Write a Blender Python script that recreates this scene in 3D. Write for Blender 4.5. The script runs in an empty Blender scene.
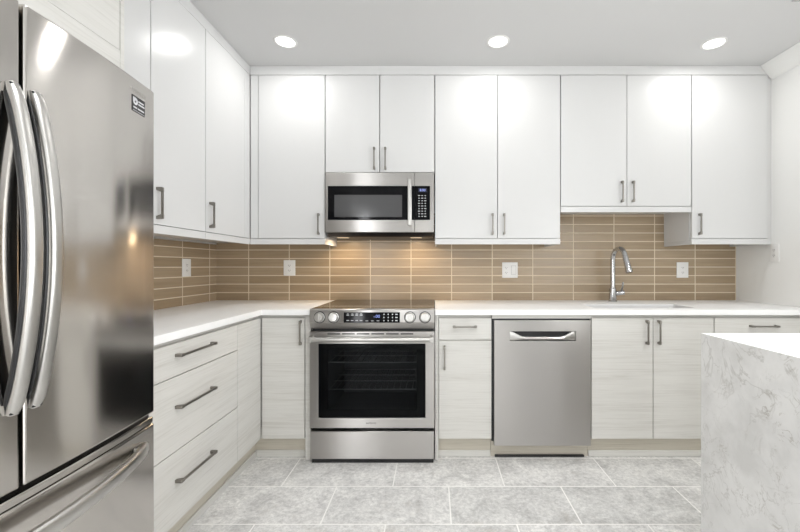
import bpy, bmesh, math, random
from mathutils import Vector, Matrix
random.seed(7)
C = bpy.context.scene.collection
R = math.radians

# ------------------------------------------------------------------ camera, world, lights, exposure
cam_d = bpy.data.cameras.new('camera'); cam = bpy.data.objects.new('camera', cam_d); C.objects.link(cam)
cam.location = (0, 0, 1.207); cam.rotation_euler = (R(90), 0, 0)
cam_d.sensor_fit = 'HORIZONTAL'; cam_d.sensor_width = 36.0
cam_d.lens = 388.0 / 800.0 * 36.0
cam_d.shift_x = -34.0 / 800.0; cam_d.shift_y = 0.0
cam_d.clip_start = 0.02
bpy.context.scene.camera = cam

w = bpy.data.worlds.new('daylight'); bpy.context.scene.world = w; w.use_nodes = True
w.node_tree.nodes['Background'].inputs[0].default_value = (0.92, 0.96, 1.0, 1)
w.node_tree.nodes['Background'].inputs[1].default_value = 1.2

CEIL = 2.607
def area(name, loc, rot, size, power, color=(1, 1, 1), shape='RECTANGLE', size_y=None, spread=180):
    d = bpy.data.lights.new(name, 'AREA'); d.shape = shape; d.size = size
    if size_y: d.size_y = size_y
    d.energy = power; d.color = color; d.spread = R(spread)
    o = bpy.data.objects.new(name, d); C.objects.link(o); o.location = loc; o.rotation_euler = rot
    return o
WARM = (1.0, 0.99, 0.97)
DOWN = [(-0.926, 2.42), (0.40, 2.42), (1.76, 2.44)]
for p in DOWN:                                   # the three recessed lights in view
    area('recessed_and_fill_lamp', (p[0], p[1], CEIL - 0.012), (0, 0, 0), 0.10, 4.4, WARM, 'DISK')
for p in [(-0.15, 0.55), (0.75, 0.55), (1.65, 0.55), (-0.9, -1.3), (0.6, -1.3), (2.2, -1.3)]:   # unseen fill lamps added at ceiling height, without fixtures
    area('recessed_and_fill_lamp', (p[0], p[1], CEIL - 0.012), (0, 0, 0), 0.10, 6.5, WARM, 'DISK', spread=140)
for p in [(-0.12, 1.15, 7.5), (1.75, 1.0, 12.0)]:  # two more unseen fill lamps, added to brighten worktops, floor and drawers
    area('recessed_and_fill_lamp', (p[0], p[1], CEIL - 0.012), (0, 0, 0), 0.10, p[2], WARM, 'DISK', spread=115)
# daylight of two narrow windows reflected in the steel, plus two added fill windows
area('window_daylight', (0.6, -3.05, 1.45), (R(90), 0, 0), 1.1, 20, (0.97, 0.985, 1.0), size_y=1.5)  # unseen rear window, added for frontal fill
area('window_daylight', (4.05, -0.95, 1.40), (R(90), 0, R(90)), 2.6, 210, (0.97, 0.985, 1.0), size_y=1.9)  # unseen side window, added to brighten the left run
area('window_daylight', (-1.50, -3.05, 1.25), (R(90), 0, 0), 0.26, 60, (0.97, 0.985, 1.0), size_y=2.3)
area('window_daylight', (2.72, -3.05, 1.25), (R(90), 0, 0), 0.34, 50, (0.97, 0.985, 1.0), size_y=2.3)

vs = bpy.context.scene.view_settings
vs.view_transform = 'Standard'; vs.look = 'None'; vs.gamma = 1.0; vs.use_curve_mapping = False
vs.exposure = -0.75
cy = bpy.context.scene.cycles
cy.max_bounces = 12; cy.diffuse_bounces = 6; cy.glossy_bounces = 5; cy.transparent_max_bounces = 8
cy.sample_clamp_indirect = 6.0
cy.use_denoising = True

# ------------------------------------------------------------------ mesh helpers
def new(): return bmesh.new()
def _merge(bm, t):
    me = bpy.data.meshes.new('tmp'); t.to_mesh(me); t.free(); bm.from_mesh(me); bpy.data.meshes.remove(me)
def box(bm, x0, x1, y0, y1, z0, z1, bev=0.0012, seg=2):
    t = new(); bmesh.ops.create_cube(t, size=1.0)
    dx, dy, dz = abs(x1 - x0), abs(y1 - y0), abs(z1 - z0)
    for v in t.verts:
        v.co = Vector(((x0 + x1) / 2 + v.co.x * dx, (y0 + y1) / 2 + v.co.y * dy, (z0 + z1) / 2 + v.co.z * dz))
    b = min(bev, 0.45 * min(dx, dy, dz))
    if b > 1e-5:
        bmesh.ops.bevel(t, geom=t.edges[:], offset=b, segments=seg, affect='EDGES', profile=0.5)
    _merge(bm, t); return bm
def B(*a, **k): return box(new(), *a, **k)
def prism(bm, poly, axis, a, b, bev=0.0, seg=2):
    """poly: 2D points; axis 'x': poly=(y,z); 'y': (x,z); 'z': (x,y); extruded from a to b"""
    t = new()
    def mk(p, h):
        return {'x': (h, p[0], p[1]), 'y': (p[0], h, p[1]), 'z': (p[0], p[1], h)}[axis]
    lo = [t.verts.new(mk(p, a)) for p in poly]; hi = [t.verts.new(mk(p, b)) for p in poly]
    n = len(poly)
    t.faces.new(lo); t.faces.new(hi[::-1])
    for i in range(n): t.faces.new((lo[i], hi[i], hi[(i + 1) % n], lo[(i + 1) % n]))
    bmesh.ops.recalc_face_normals(t, faces=t.faces[:])
    if bev > 0:
        es = [e for e in t.edges if len(e.link_faces) == 2 and e.calc_face_angle(0) > R(25)]
        bmesh.ops.bevel(t, geom=es, offset=bev, segments=seg, affect='EDGES', profile=0.5)
    _merge(bm, t); return bm
def cells(bm, us, vs_, keep, axis, a, b, bev=0.0, seg=2):
    """slab made of grid cells (so it can have holes and L shapes), one clean solid"""
    t = new(); vd = {}
    def mk(u, v, h): return {'x': (h, u, v), 'y': (u, h, v), 'z': (u, v, h)}[axis]
    def V(i, j, k):
        if (i, j, k) not in vd: vd[(i, j, k)] = t.verts.new(mk(us[i], vs_[j], (a, b)[k]))
        return vd[(i, j, k)]
    K = {(i, j) for i in range(len(us) - 1) for j in range(len(vs_) - 1)
         if keep((us[i] + us[i + 1]) / 2, (vs_[j] + vs_[j + 1]) / 2)}
    for (i, j) in K:
        for k in (0, 1): t.faces.new((V(i, j, k), V(i + 1, j, k), V(i + 1, j + 1, k), V(i, j + 1, k)))
        for (di, dj, p, q) in ((-1, 0, (i, j), (i, j + 1)), (1, 0, (i + 1, j), (i + 1, j + 1)),
                               (0, -1, (i, j), (i + 1, j)), (0, 1, (i, j + 1), (i + 1, j + 1))):
            if (i + di, j + dj) not in K: t.faces.new((V(*p, 0), V(*q, 0), V(*q, 1), V(*p, 1)))
    bmesh.ops.recalc_face_normals(t, faces=t.faces[:])
    bmesh.ops.dissolve_limit(t, angle_limit=R(1), verts=t.verts[:], edges=t.edges[:])
    if bev > 0:
        es = [e for e in t.edges if len(e.link_faces) == 2 and e.calc_face_angle(0) > R(40)]
        bmesh.ops.bevel(t, geom=es, offset=bev, segments=seg, affect='EDGES', profile=0.5)
    _merge(bm, t); return bm
def tube(bm, pts, rad, n=20, sx=1.0, cap=True):
    pts = [Vector(p) for p in pts]; m = len(pts)
    rad = rad if isinstance(rad, (list, tuple)) else [rad] * m
    t = new(); rings = []
    T = [(pts[min(i + 1, m - 1)] - pts[max(i - 1, 0)]).normalized() for i in range(m)]
    ref = Vector((0, 0, 1)) if abs(T[0].z) < 0.9 else Vector((0, 1, 0))
    nrm = T[0].cross(ref).normalized()
    for i in range(m):
        nrm = (nrm - T[i] * nrm.dot(T[i])).normalized(); bi = T[i].cross(nrm)
        rings.append([t.verts.new(pts[i] + (nrm * math.cos(2 * math.pi * k / n) * sx + bi * math.sin(2 * math.pi * k / n)) * rad[i]) for k in range(n)])
    for i in range(m - 1):
        for k in range(n):
            t.faces.new((rings[i][k], rings[i][(k + 1) % n], rings[i + 1][(k + 1) % n], rings[i + 1][k]))
    if cap: t.faces.new(rings[0][::-1]); t.faces.new(rings[-1])
    bmesh.ops.recalc_face_normals(t, faces=t.faces[:])
    _merge(bm, t); return bm
def lathe(bm, prof, M, n=32):
    """prof: (r, h) pairs revolved about local z, placed with matrix M"""
    t = new(); rings = []
    for r, h in prof:
        if r < 1e-6: rings.append([t.verts.new(M @ Vector((0, 0, h)))])
        else: rings.append([t.verts.new(M @ Vector((r * math.cos(2 * math.pi * k / n), r * math.sin(2 * math.pi * k / n), h))) for k in range(n)])
    for a, b in zip(rings, rings[1:]):
        for k in range(n):
            q = [a[k % len(a)], a[(k + 1) % n % len(a)], b[(k + 1) % n % len(b)], b[k % len(b)]]
            u = []
            for v in q:
                if v not in u: u.append(v)
            if len(u) >= 3: t.faces.new(u)
    bmesh.ops.recalc_face_normals(t, faces=t.faces[:])
    _merge(bm, t); return bm
def frame_matrix(o, u, n):
    """local x -> u, local z -> n, local y -> n x u"""
    u = Vector(u).normalized(); n = Vector(n).normalized(); v = n.cross(u)
    M = Matrix((u, v, n)).transposed().to_4x4(); M.translation = Vector(o); return M

def bar_sweep(pts, wdir, hw, hd, n=28, p=2.8):
    """bar with a rounded-rectangle section swept along pts; hw along wdir, hd across"""
    bm = new(); pts = [Vector(q) for q in pts]; m = len(pts); rings = []; wv = Vector(wdir)
    for i in range(m):
        T = (pts[min(i + 1, m - 1)] - pts[max(i - 1, 0)]).normalized(); dv = T.cross(wv).normalized()
        f = 0.8 if i in (0, m - 1) else 1.0
        rg = []
        for k in range(n):
            a = 2 * math.pi * k / n; c, s_ = math.cos(a), math.sin(a)
            rg.append(bm.verts.new(pts[i] + wv * (hw * f * math.copysign(abs(c) ** (2 / p), c)) + dv * (hd * f * math.copysign(abs(s_) ** (2 / p), s_))))
        rings.append(rg)
    for a, b in zip(rings, rings[1:]):
        for k in range(n): bm.faces.new((a[k], a[(k + 1) % n], b[(k + 1) % n], b[k]))
    bm.faces.new(rings[0]); bm.faces.new(rings[-1])
    bmesh.ops.recalc_face_normals(bm, faces=bm.faces[:]); return bm

# ------------------------------------------------------------------ object helpers
def root_loc(o):
    v = Vector((0, 0, 0))
    while o is not None: v = v + o.location; o = o.parent
    return v
def obj(name, bm, mat, parent=None, sharp=20):
    me = bpy.data.meshes.new(name)
    if parent is not None: bmesh.ops.translate(bm, verts=bm.verts[:], vec=-root_loc(parent))
    bm.to_mesh(me); bm.free()
    for p in me.polygons: p.use_smooth = True
    me.set_sharp_from_angle(angle=R(sharp))
    me.materials.append(mat)
    o = bpy.data.objects.new(name, me); C.objects.link(o)
    if parent is not None: o.parent = parent
    return o
def at(o, loc):
    """move a single-mesh thing's origin to its base without moving the shape"""
    loc = Vector(loc); o.data.transform(Matrix.Translation(-loc)); o.location = loc; return o
def tag(o, label, cat, group=None):
    o['label'] = label; o['category'] = cat
    if group: o['group'] = group
    return o
def thing(name, label, cat, loc, group=None):
    o = bpy.data.objects.new(name, None); C.objects.link(o); o.location = loc
    o.empty_display_size = 0.05
    return tag(o, label, cat, group)
def struct(name, bm, mat, **k):
    o = obj(name, bm, mat, **k); o['kind'] = 'structure'; return o
def text_bm(s, size, M, depth=0.0006, align='CENTER'):
    cu = bpy.data.curves.new('lettering', 'FONT'); cu.body = s; cu.size = size; cu.extrude = depth
    cu.align_x = align; cu.align_y = 'CENTER'
    o = bpy.data.objects.new('lettering', cu); C.objects.link(o)
    bpy.context.view_layer.update()
    me = bpy.data.meshes.new_from_object(o.evaluated_get(bpy.context.evaluated_depsgraph_get()))
    bpy.data.objects.remove(o); bpy.data.curves.remove(cu)
    me.transform(M); bm = new(); bm.from_mesh(me); bpy.data.meshes.remove(me); return bm
def join(*bms):
    a = bms[0]
    for b in bms[1:]: _merge(a, b)
    return a

# ------------------------------------------------------------------ materials
def mat(name, col=(0.8, 0.8, 0.8), rough=0.5, metal=0.0, spec=0.5, **k):
    m = bpy.data.materials.new(name); m.use_nodes = True
    p = m.node_tree.nodes['Principled BSDF']
    p.inputs['Base Color'].default_value = (*col, 1); p.inputs['Roughness'].default_value = rough
    p.inputs['Metallic'].default_value = metal; p.inputs['Specular IOR Level'].default_value = spec
    for a, b in k.items(): p.inputs[a.replace('_', ' ')].default_value = b
    return m
class N:
    def __init__(s, m): s.t = m.node_tree; s.p = s.t.nodes['Principled BSDF']
    def n(s, typ, ins=None, **props):
        q = s.t.nodes.new(typ)
        for a, b in props.items(): setattr(q, a, b)
        for a, b in (ins or {}).items():
            if isinstance(b, bpy.types.NodeSocket): s.t.links.new(b, q.inputs[a])
            else: q.inputs[a].default_value = b
        return q
    def link(s, a, b): s.t.links.new(a, b)
    def pos(s, scale=(1, 1, 1), loc=(0, 0, 0)):
        g = s.n('ShaderNodeNewGeometry')
        return s.n('ShaderNodeMapping', {'Vector': g.outputs['Position'], 'Scale': scale, 'Location': loc}).outputs[0]
    def ramp(s, fac, stops):
        r = s.n('ShaderNodeValToRGB', {'Fac': fac}); e = r.color_ramp.elements
        while len(e) < len(stops): e.new(0.5)
        for q, (pp, c) in zip(e, stops): q.position = pp; q.color = (*c, 1) if len(c) == 3 else c
        return r.outputs['Color']
    def mix(s, fac, a, b, mode='MIX'):
        q = s.n('ShaderNodeMix', data_type='RGBA', blend_type=mode)
        for i, v in ((0, fac), (6, a), (7, b)):
            if isinstance(v, bpy.types.NodeSocket): s.link(v, q.inputs[i])
            else: q.inputs[i].default_value = v if not isinstance(v, tuple) else (*v, 1)
        return q.outputs[2]

def plaster(name, col):
    m = mat(name, col, 0.7, spec=0.25); n = N(m)
    nz = n.n('ShaderNodeTexNoise', {'Vector': n.pos(), 'Scale': 160.0, 'Detail': 3.0})
    b = n.n('ShaderNodeBump', {'Height': nz.outputs[0], 'Strength': 0.04, 'Distance': 0.002})
    n.link(b.outputs[0], n.p.inputs['Normal']); return m
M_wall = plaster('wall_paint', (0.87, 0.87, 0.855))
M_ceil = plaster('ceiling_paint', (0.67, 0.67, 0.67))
M_gloss = mat('white_lacquer', (0.69, 0.69, 0.687), 0.24, spec=0.45)
M_inside = mat('cabinet_box', (0.74, 0.74, 0.72), 0.5)

def grain(name, c0, c1):
    m = mat(name, c0, 0.45, spec=0.35); n = N(m)
    a = n.n('ShaderNodeTexNoise', {'Vector': n.pos((4, 4, 150)), 'Scale': 1.0, 'Detail': 6.0, 'Roughness': 0.62, 'Distortion': 0.4})
    b = n.n('ShaderNodeTexNoise', {'Vector': n.pos((1.1, 1.1, 14), (3, 7, 1)), 'Scale': 1.0, 'Detail': 3.0, 'Distortion': 0.8})
    f = n.mix(0.35, a.outputs[0], b.outputs[0])
    n.link(n.ramp(f, [(0.34, c1), (0.5, c0), (0.66, tuple(min(1, x * 1.05) for x in c0))]), n.p.inputs['Base Color'])
    bp = n.n('ShaderNodeBump', {'Height': a.outputs[0], 'Strength': 0.12, 'Distance': 0.002})
    n.link(bp.outputs[0], n.p.inputs['Normal']); return m
M_wood = grain('pale_woodgrain', (0.66, 0.65, 0.62), (0.575, 0.56, 0.525))
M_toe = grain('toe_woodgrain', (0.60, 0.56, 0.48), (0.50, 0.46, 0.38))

def quartz():
    m = mat('white_quartz', (0.92, 0.92, 0.915), 0.42, spec=0.18); n = N(m)
    a = n.n('ShaderNodeTexNoise', {'Vector': n.pos(), 'Scale': 2.5, 'Detail': 7.0, 'Roughness': 0.6, 'Distortion': 1.2})
    n.link(n.ramp(a.outputs[0], [(0.42, (0.93, 0.93, 0.927)), (0.5, (0.915, 0.915, 0.91)), (0.56, (0.93, 0.93, 0.927))]), n.p.inputs['Base Color'])
    return m
M_quartz = quartz()
def marble():
    m = mat('veined_quartz', (0.8, 0.8, 0.79), 0.25, spec=0.5); n = N(m)
    def vein(scale, loc, w, det=6.0, dist=1.6):
        a = n.n('ShaderNodeTexNoise', {'Vector': n.pos((1, 1, 1), loc), 'Scale': scale, 'Detail': det, 'Roughness': 0.58, 'Distortion': dist})
        d = n.n('ShaderNodeMath', {0: a.outputs[0], 1: 0.5}, operation='SUBTRACT')
        d = n.n('ShaderNodeMath', {0: d.outputs[0]}, operation='ABSOLUTE')
        r = n.n('ShaderNodeMapRange', {'Value': d.outputs[0], 'From Min': 0.0, 'From Max': w, 'To Min': 1.0, 'To Max': 0.0})
        return r.outputs[0]
    cl = n.n('ShaderNodeTexNoise', {'Vector': n.pos(), 'Scale': 7.0, 'Detail': 7.0, 'Roughness': 0.62})
    base = n.ramp(cl.outputs[0], [(0.36, (0.60, 0.60, 0.595)), (0.52, (0.67, 0.67, 0.665)), (0.64, (0.71, 0.71, 0.705))])
    def masked(v, scale, loc, lo, hi, k):
        pat = n.n('ShaderNodeTexNoise', {'Vector': n.pos((1, 1, 1), loc), 'Scale': scale, 'Detail': 3.0})
        pm = n.n('ShaderNodeMapRange', {'Value': pat.outputs[0], 'From Min': lo, 'From Max': hi, 'To Max': k}).outputs[0]
        return n.n('ShaderNodeMath', {0: v, 1: pm}, operation='MULTIPLY').outputs[0]
    c = n.mix(masked(vein(4.5, (0, 0, 0), 0.016, 5.0, 1.0), 4.0, (2, 5, 3), 0.45, 0.62, 0.75), base, (0.46, 0.455, 0.44))
    c = n.mix(masked(vein(9.0, (4, 1, 2), 0.016, 5.0, 1.2), 5.0, (7, 5, 3), 0.42, 0.62, 0.6), c, (0.46, 0.455, 0.44))
    c = n.mix(masked(vein(15.0, (9, 3, 6), 0.022, 4.0, 1.0), 9.0, (1, 8, 3), 0.54, 0.66, 0.8), c, (0.36, 0.34, 0.31))
    n.link(c, n.p.inputs['Base Color']); return m
M_marble = marble()

def steel(name, col, rough, along='z', aniso=0.6):
    m = mat(name, col, rough, metal=1.0); n = N(m)
    sc = {'x': (4, 260, 260), 'y': (260, 4, 260), 'z': (260, 260, 4), 'h': (3, 3, 150)}[along]
    a = n.n('ShaderNodeTexNoise', {'Vector': n.pos(sc), 'Scale': 1.0, 'Detail': 3.0})
    r = n.n('ShaderNodeMapRange', {'Value': a.outputs[0], 'From Min': 0.3, 'From Max': 0.7, 'To Min': rough - 0.005, 'To Max': rough + 0.008})
    n.link(r.outputs[0], n.p.inputs['Roughness'])
    n.p.inputs['Anisotropic'].default_value = aniso; n.p.inputs['Anisotropic Rotation'].default_value = 0.25
    tg = n.n('ShaderNodeTangent', direction_type='RADIAL', axis='Z'); n.link(tg.outputs[0], n.p.inputs['Tangent'])
    return m
M_steel = steel('brushed_steel', (0.47, 0.455, 0.44), 0.30, 'h', 0.97)
M_fridge = steel('fridge_steel', (0.60, 0.575, 0.545), 0.13, 'h', 0.85)
M_handle = mat('satin_steel_handle', (0.56, 0.55, 0.53), 0.30, metal=1.0)
M_pull = mat('brushed_nickel_pull', (0.27, 0.255, 0.23), 0.32, metal=1.0)
M_chrome = mat('chrome', (0.52, 0.52, 0.53), 0.08, metal=1.0)
M_sinksteel = mat('sink_steel', (0.42, 0.42, 0.41), 0.3, metal=1.0)
M_black = mat('black_plastic', (0.012, 0.012, 0.013), 0.35)
M_dark = mat('dark_enamel', (0.03, 0.03, 0.032), 0.5)
M_glassblk = mat('black_glass', (0.004, 0.004, 0.005), 0.06, spec=0.12)
M_cook = mat('ceramic_cooktop', (0.01, 0.009, 0.009), 0.07, spec=0.5)
M_screen = mat('microwave_window', (0.075, 0.075, 0.078), 0.12, spec=0.4)
M_rack = mat('rack_wire', (0.62, 0.62, 0.62), 0.3, metal=1.0)
M_cavity = mat('oven_enamel', (0.20, 0.205, 0.21), 0.4)
M_plate = mat('white_plastic', (0.84, 0.835, 0.82), 0.35)
M_slot = mat('outlet_slot', (0.03, 0.03, 0.03), 0.5)
M_mark = mat('white_print', (0.62, 0.63, 0.65), 0.5)
M_logo = mat('dark_print', (0.04, 0.04, 0.04), 0.5)
M_caulk = mat('grey_seal', (0.03, 0.03, 0.03), 0.6)
def emit(name, col, s):
    m = mat(name, (0, 0, 0), 0.5); p = m.node_tree.nodes['Principled BSDF']
    p.inputs['Emission Color'].default_value = (*col, 1); p.inputs['Emission Strength'].default_value = s; return m
M_blue = emit('blue_display', (0.35, 0.45, 1.0), 1.6)
M_lens = emit('lamp_lens', (1.0, 0.98, 0.95), 6.0)
M_glow = emit('task_lamp_lens', (1.0, 0.82, 0.58), 1.5)
def ovenglass():
    m = bpy.data.materials.new('tinted_oven_glass'); m.use_nodes = True; t = m.node_tree; t.nodes.clear()
    o = t.nodes.new('ShaderNodeOutputMaterial'); mx = t.nodes.new('ShaderNodeMixShader'); g = t.nodes.new('ShaderNodeBsdfGlossy')
    tr = t.nodes.new('ShaderNodeBsdfTransparent'); f = t.nodes.new('ShaderNodeFresnel'); f.inputs[0].default_value = 1.15
    tr.inputs[0].default_value = (0.55, 0.56, 0.57, 1); g.inputs['Roughness'].default_value = 0.03; g.inputs['Color'].default_value = (0.8, 0.8, 0.8, 1)
    t.links.new(f.outputs[0], mx.inputs[0]); t.links.new(tr.outputs[0], mx.inputs[1]); t.links.new(g.outputs[0], mx.inputs[2])
    t.links.new(mx.outputs[0], o.inputs[0]); return m
M_oven = ovenglass()
def paneglass():
    m = mat('window_glass', (1, 1, 1), 0.0); m.node_tree.nodes['Principled BSDF'].inputs['Transmission Weight'].default_value = 1.0
    m.node_tree.nodes['Principled BSDF'].inputs['IOR'].default_value = 1.01; return m
M_pane = paneglass()

def tile_mat(name, side):
    m = mat(name, (0.4, 0.3, 0.2), 0.22, spec=0.5); n = N(m)
    g = n.n('ShaderNodeNewGeometry'); s = n.n('ShaderNodeSeparateXYZ', {0: g.outputs['Position']})
    W, H = 0.318, 0.0667
    u0 = -1.452 - 0.318 * 4 if side == 'x' else 2.948 - 0.318 * 12
    u = n.n('ShaderNodeMath', {0: s.outputs['X' if side == 'x' else 'Y'], 1: u0}, operation='SUBTRACT').outputs[0]
    v = n.n('ShaderNodeMath', {0: s.outputs['Z'], 1: 0.932 - 0.0667 * 6}, operation='SUBTRACT').outputs[0]
    uv = n.n('ShaderNodeCombineXYZ', {0: u, 1: v}).outputs[0]
    br = n.n('ShaderNodeTexBrick', {'Vector': uv, 'Color1': (0.335, 0.25, 0.158, 1), 'Color2': (0.42, 0.325, 0.22, 1), 'Mortar': (0.74, 0.64, 0.49, 1),
             'Scale': 1.0, 'Mortar Size': 0.0036, 'Mortar Smooth': 0.2, 'Bias': 0.0, 'Brick Width': W, 'Row Height': H}, offset=0.0, squash=1.0)
    nz = n.n('ShaderNodeTexNoise', {'Vector': n.pos((3.0, 3.0, 55)), 'Scale': 1.0, 'Detail': 5.0, 'Roughness': 0.6})
    tint = n.ramp(nz.outputs[0], [(0.3, (0.86, 0.85, 0.84)), (0.7, (1.08, 1.08, 1.08))])
    c = n.mix(1.0, br.outputs['Color'], tint, 'MULTIPLY')
    c = n.mix(br.outputs['Fac'], c, (0.74, 0.64, 0.49))
    n.link(c, n.p.inputs['Base Color'])
    rr = n.n('ShaderNodeMapRange', {'Value': br.outputs['Fac'], 'To Min': 0.24, 'To Max': 0.8}); n.link(rr.outputs[0], n.p.inputs['Roughness'])
    inv = n.n('ShaderNodeMath', {0: 1.0, 1: br.outputs['Fac']}, operation='SUBTRACT').outputs[0]
    bp = n.n('ShaderNodeBump', {'Height': inv, 'Strength': 0.5, 'Distance': 0.0015}); n.link(bp.outputs[0], n.p.inputs['Normal'])
    return m
M_tileb = tile_mat('taupe_tile_rows_back', 'x'); M_tilel = tile_mat('taupe_tile_rows_left', 'y')
def floor_mat():
    m = mat('grey_stone_tile', (0.5, 0.5, 0.5), 0.4, spec=0.4); n = N(m)
    W, H = 0.612, 0.311
    p = n.pos((1, 1, 1), (0.5315 + 0.612 * 10, -1.813 + 0.311 * 21, 0))
    br = n.n('ShaderNodeTexBrick', {'Vector': p, 'Color1': (0.62, 0.62, 0.615, 1), 'Color2': (0.82, 0.815, 0.81, 1), 'Mortar': (0.92, 0.91, 0.89, 1),
             'Scale': 1.0, 'Mortar Size': 0.0035, 'Mortar Smooth': 0.1, 'Bias': 0.0, 'Brick Width': W, 'Row Height': H}, offset=0.5, offset_frequency=2, squash=1.0)
    a = n.n('ShaderNodeTexNoise', {'Vector': n.pos(), 'Scale': 5.5, 'Detail': 11.0, 'Roughness': 0.72, 'Distortion': 1.0})
    b = n.n('ShaderNodeTexNoise', {'Vector': n.pos((1, 1, 1), (5, 2, 1)), 'Scale': 45.0, 'Detail': 9.0, 'Roughness': 0.8})
    t1 = n.ramp(a.outputs[0], [(0.34, (0.72, 0.715, 0.71)), (0.48, (0.97, 0.965, 0.96)), (0.64, (1.17, 1.165, 1.15))])
    t2 = n.ramp(b.outputs[0], [(0.36, (0.70, 0.70, 0.70)), (0.62, (1.16, 1.16, 1.16))])
    c = n.mix(1.0, br.outputs['Color'], t1, 'MULTIPLY'); c = n.mix(1.0, c, t2, 'MULTIPLY')
    st = n.n('ShaderNodeTexNoise', {'Vector': n.pos((1, 1, 1), (8, 8, 0)), 'Scale': 2.6, 'Detail': 10.0, 'Roughness': 0.75})
    sm = n.n('ShaderNodeMapRange', {'Value': st.outputs[0], 'From Min': 0.56, 'From Max': 0.68, 'To Max': 0.6}).outputs[0]
    c = n.mix(sm, c, (0.40, 0.37, 0.335))
    c = n.mix(br.outputs['Fac'], c, (0.92, 0.91, 0.89))
    n.link(c, n.p.inputs['Base Color'])
    inv = n.n('ShaderNodeMath', {0: 1.0, 1: br.outputs['Fac']}, operation='SUBTRACT').outputs[0]
    hh = n.n('ShaderNodeMath', {0: b.outputs[0], 1: 0.25, 2: inv}, operation='MULTIPLY_ADD').outputs[0]
    bp = n.n('ShaderNodeBump', {'Height': hh, 'Strength': 0.25, 'Distance': 0.002}); n.link(bp.outputs[0], n.p.inputs['Normal'])
    return m
M_floor = floor_mat()

# ------------------------------------------------------------------ room shell
XL, YW, XR = -1.7045, 3.04, 2.367          # tiled face of left wall, tiled face of back wall, right wall
XF, YR = 4.0, -3.0                         # far right wall of the living area, rear wall
struct('floor', B(XL - 0.2, XF + 0.2, YR - 0.2, YW + 0.2, -0.1, 0, bev=0), M_floor)
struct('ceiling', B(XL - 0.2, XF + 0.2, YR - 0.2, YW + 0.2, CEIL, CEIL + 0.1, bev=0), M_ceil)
struct('wall_back', B(XL - 0.11, XR + 0.1, YW + 0.01, YW + 0.11, 0, CEIL, bev=0), M_wall)
struct('wall_left', B(XL - 0.11, XL - 0.01, YR, YW + 0.01, 0, CEIL, bev=0), M_wall)
struct('wall_right', B(XR, XR + 0.1, 0.9, YW + 0.01, 0, CEIL, bev=0), M_wall)
struct('wall_return', B(XR + 0.1, XF, 0.9, 1.0, 0, CEIL, bev=0), M_wall)
struct('wall_far', cells(new(), [YR, -2.25, 0.35, 1.0], [0, 0.45, 2.35, CEIL], lambda u, v: not (-2.25 < u < 0.35 and 0.45 < v < 2.35), 'x', XF, XF + 0.1), M_wall)
struct('window_4', cells(new(), [-2.25, -2.2, -0.98, -0.92, 0.3, 0.35], [0.45, 0.5, 2.3, 2.35], lambda u, v: not (0.5 < v < 2.3 and (-2.2 < u < -0.98 or -0.92 < u < 0.3)), 'x', XF + 0.02, XF + 0.07, bev=0.003), M_plate)  # frame of the unseen side window added to light the left run
WINS = [(-1.63, -1.37, 0.1, 2.4), (0.05, 1.15, 0.7, 2.2), (2.55, 2.89, 0.1, 2.4)]  # middle opening is unseen, added for fill; narrow ones come from reflections
us = sorted({XL - 0.11, XF + 0.1, *[q for a in WINS for q in a[:2]]}); zs = sorted({0, CEIL, *[q for a in WINS for q in a[2:]]})
struct('wall_rear', cells(new(), us, zs, lambda u, v: not any(a[0] < u < a[1] and a[2] < v < a[3] for a in WINS), 'y', YR - 0.1, YR), M_wall)
for i, (a, b, c, d) in enumerate(WINS):
    wf = struct('window_%d' % (i + 1), cells(new(), [a, a + 0.04, b - 0.04, b], [c, c + 0.04, d - 0.04, d],
           lambda u, v: not (a + 0.04 < u < b - 0.04 and c + 0.04 < v < d - 0.04), 'y', YR - 0.07, YR - 0.02, bev=0.003), M_plate)
# tiled splashbacks
struct('trim_1', cells(new(), [XL, -0.78, 0.02, XR - 0.0005], [0.905, 0.9392, 1.62], lambda u, v: v > 0.9392 or True, 'y', YW, YW + 0.01), M_tileb)['label'] = 'rows of long taupe tiles on the back wall above the worktop'
struct('trim_2', B(XL - 0.01, XL, 1.36, YW, 0.905, 1.375, bev=0), M_tilel)['label'] = 'rows of long taupe tiles on the left wall'
# filler frieze between the cabinets and the ceiling
YU, XU = 2.71, -1.285
struct('trim_3', B(XU + 0.0, XR - 0.001, YU + 0.003, YU + 0.03, 2.5445, CEIL - 0.0005, bev=0.001), M_gloss)
struct('trim_4', B(XU - 0.03, XU - 0.003, 1.356, YU + 0.03, 2.5445, CEIL - 0.0005, bev=0.001), M_gloss)
# sloping crown on the right wall
crown = [(XR - 0.0005, CEIL - 0.0005), (XR - 0.085, CEIL - 0.0005), (XR - 0.078, CEIL - 0.014), (XR - 0.02, CEIL - 0.085), (XR - 0.0005, CEIL - 0.098)]
struct('trim_5', prism(new(), crown, 'y', 0.95, YU + 0.002, bev=0.002), M_wall)

# ------------------------------------------------------------------ pulls
def pull_bm(center, u, n, L, s=1.0):
    bm = new()
    h = L / 2
    box(bm, -h + 0.006, h - 0.006, -0.0045 * s, 0.0045 * s, 0.021, 0.030, 0.0018)
    for sg in (-1, 1):
        prism(bm, [(sg * h, 0.0), (sg * (h - 0.013), 0.0), (sg * (h - 0.022), 0.0215), (sg * (h - 0.022), 0.0302), (sg * (h - 0.002), 0.0302), (sg * h, 0.026)],
              'y', -0.006 * s, 0.006 * s, bev=0.0015)
    bmesh.ops.transform(bm, matrix=frame_matrix(center, u, n), verts=bm.verts[:]); return bm

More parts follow.
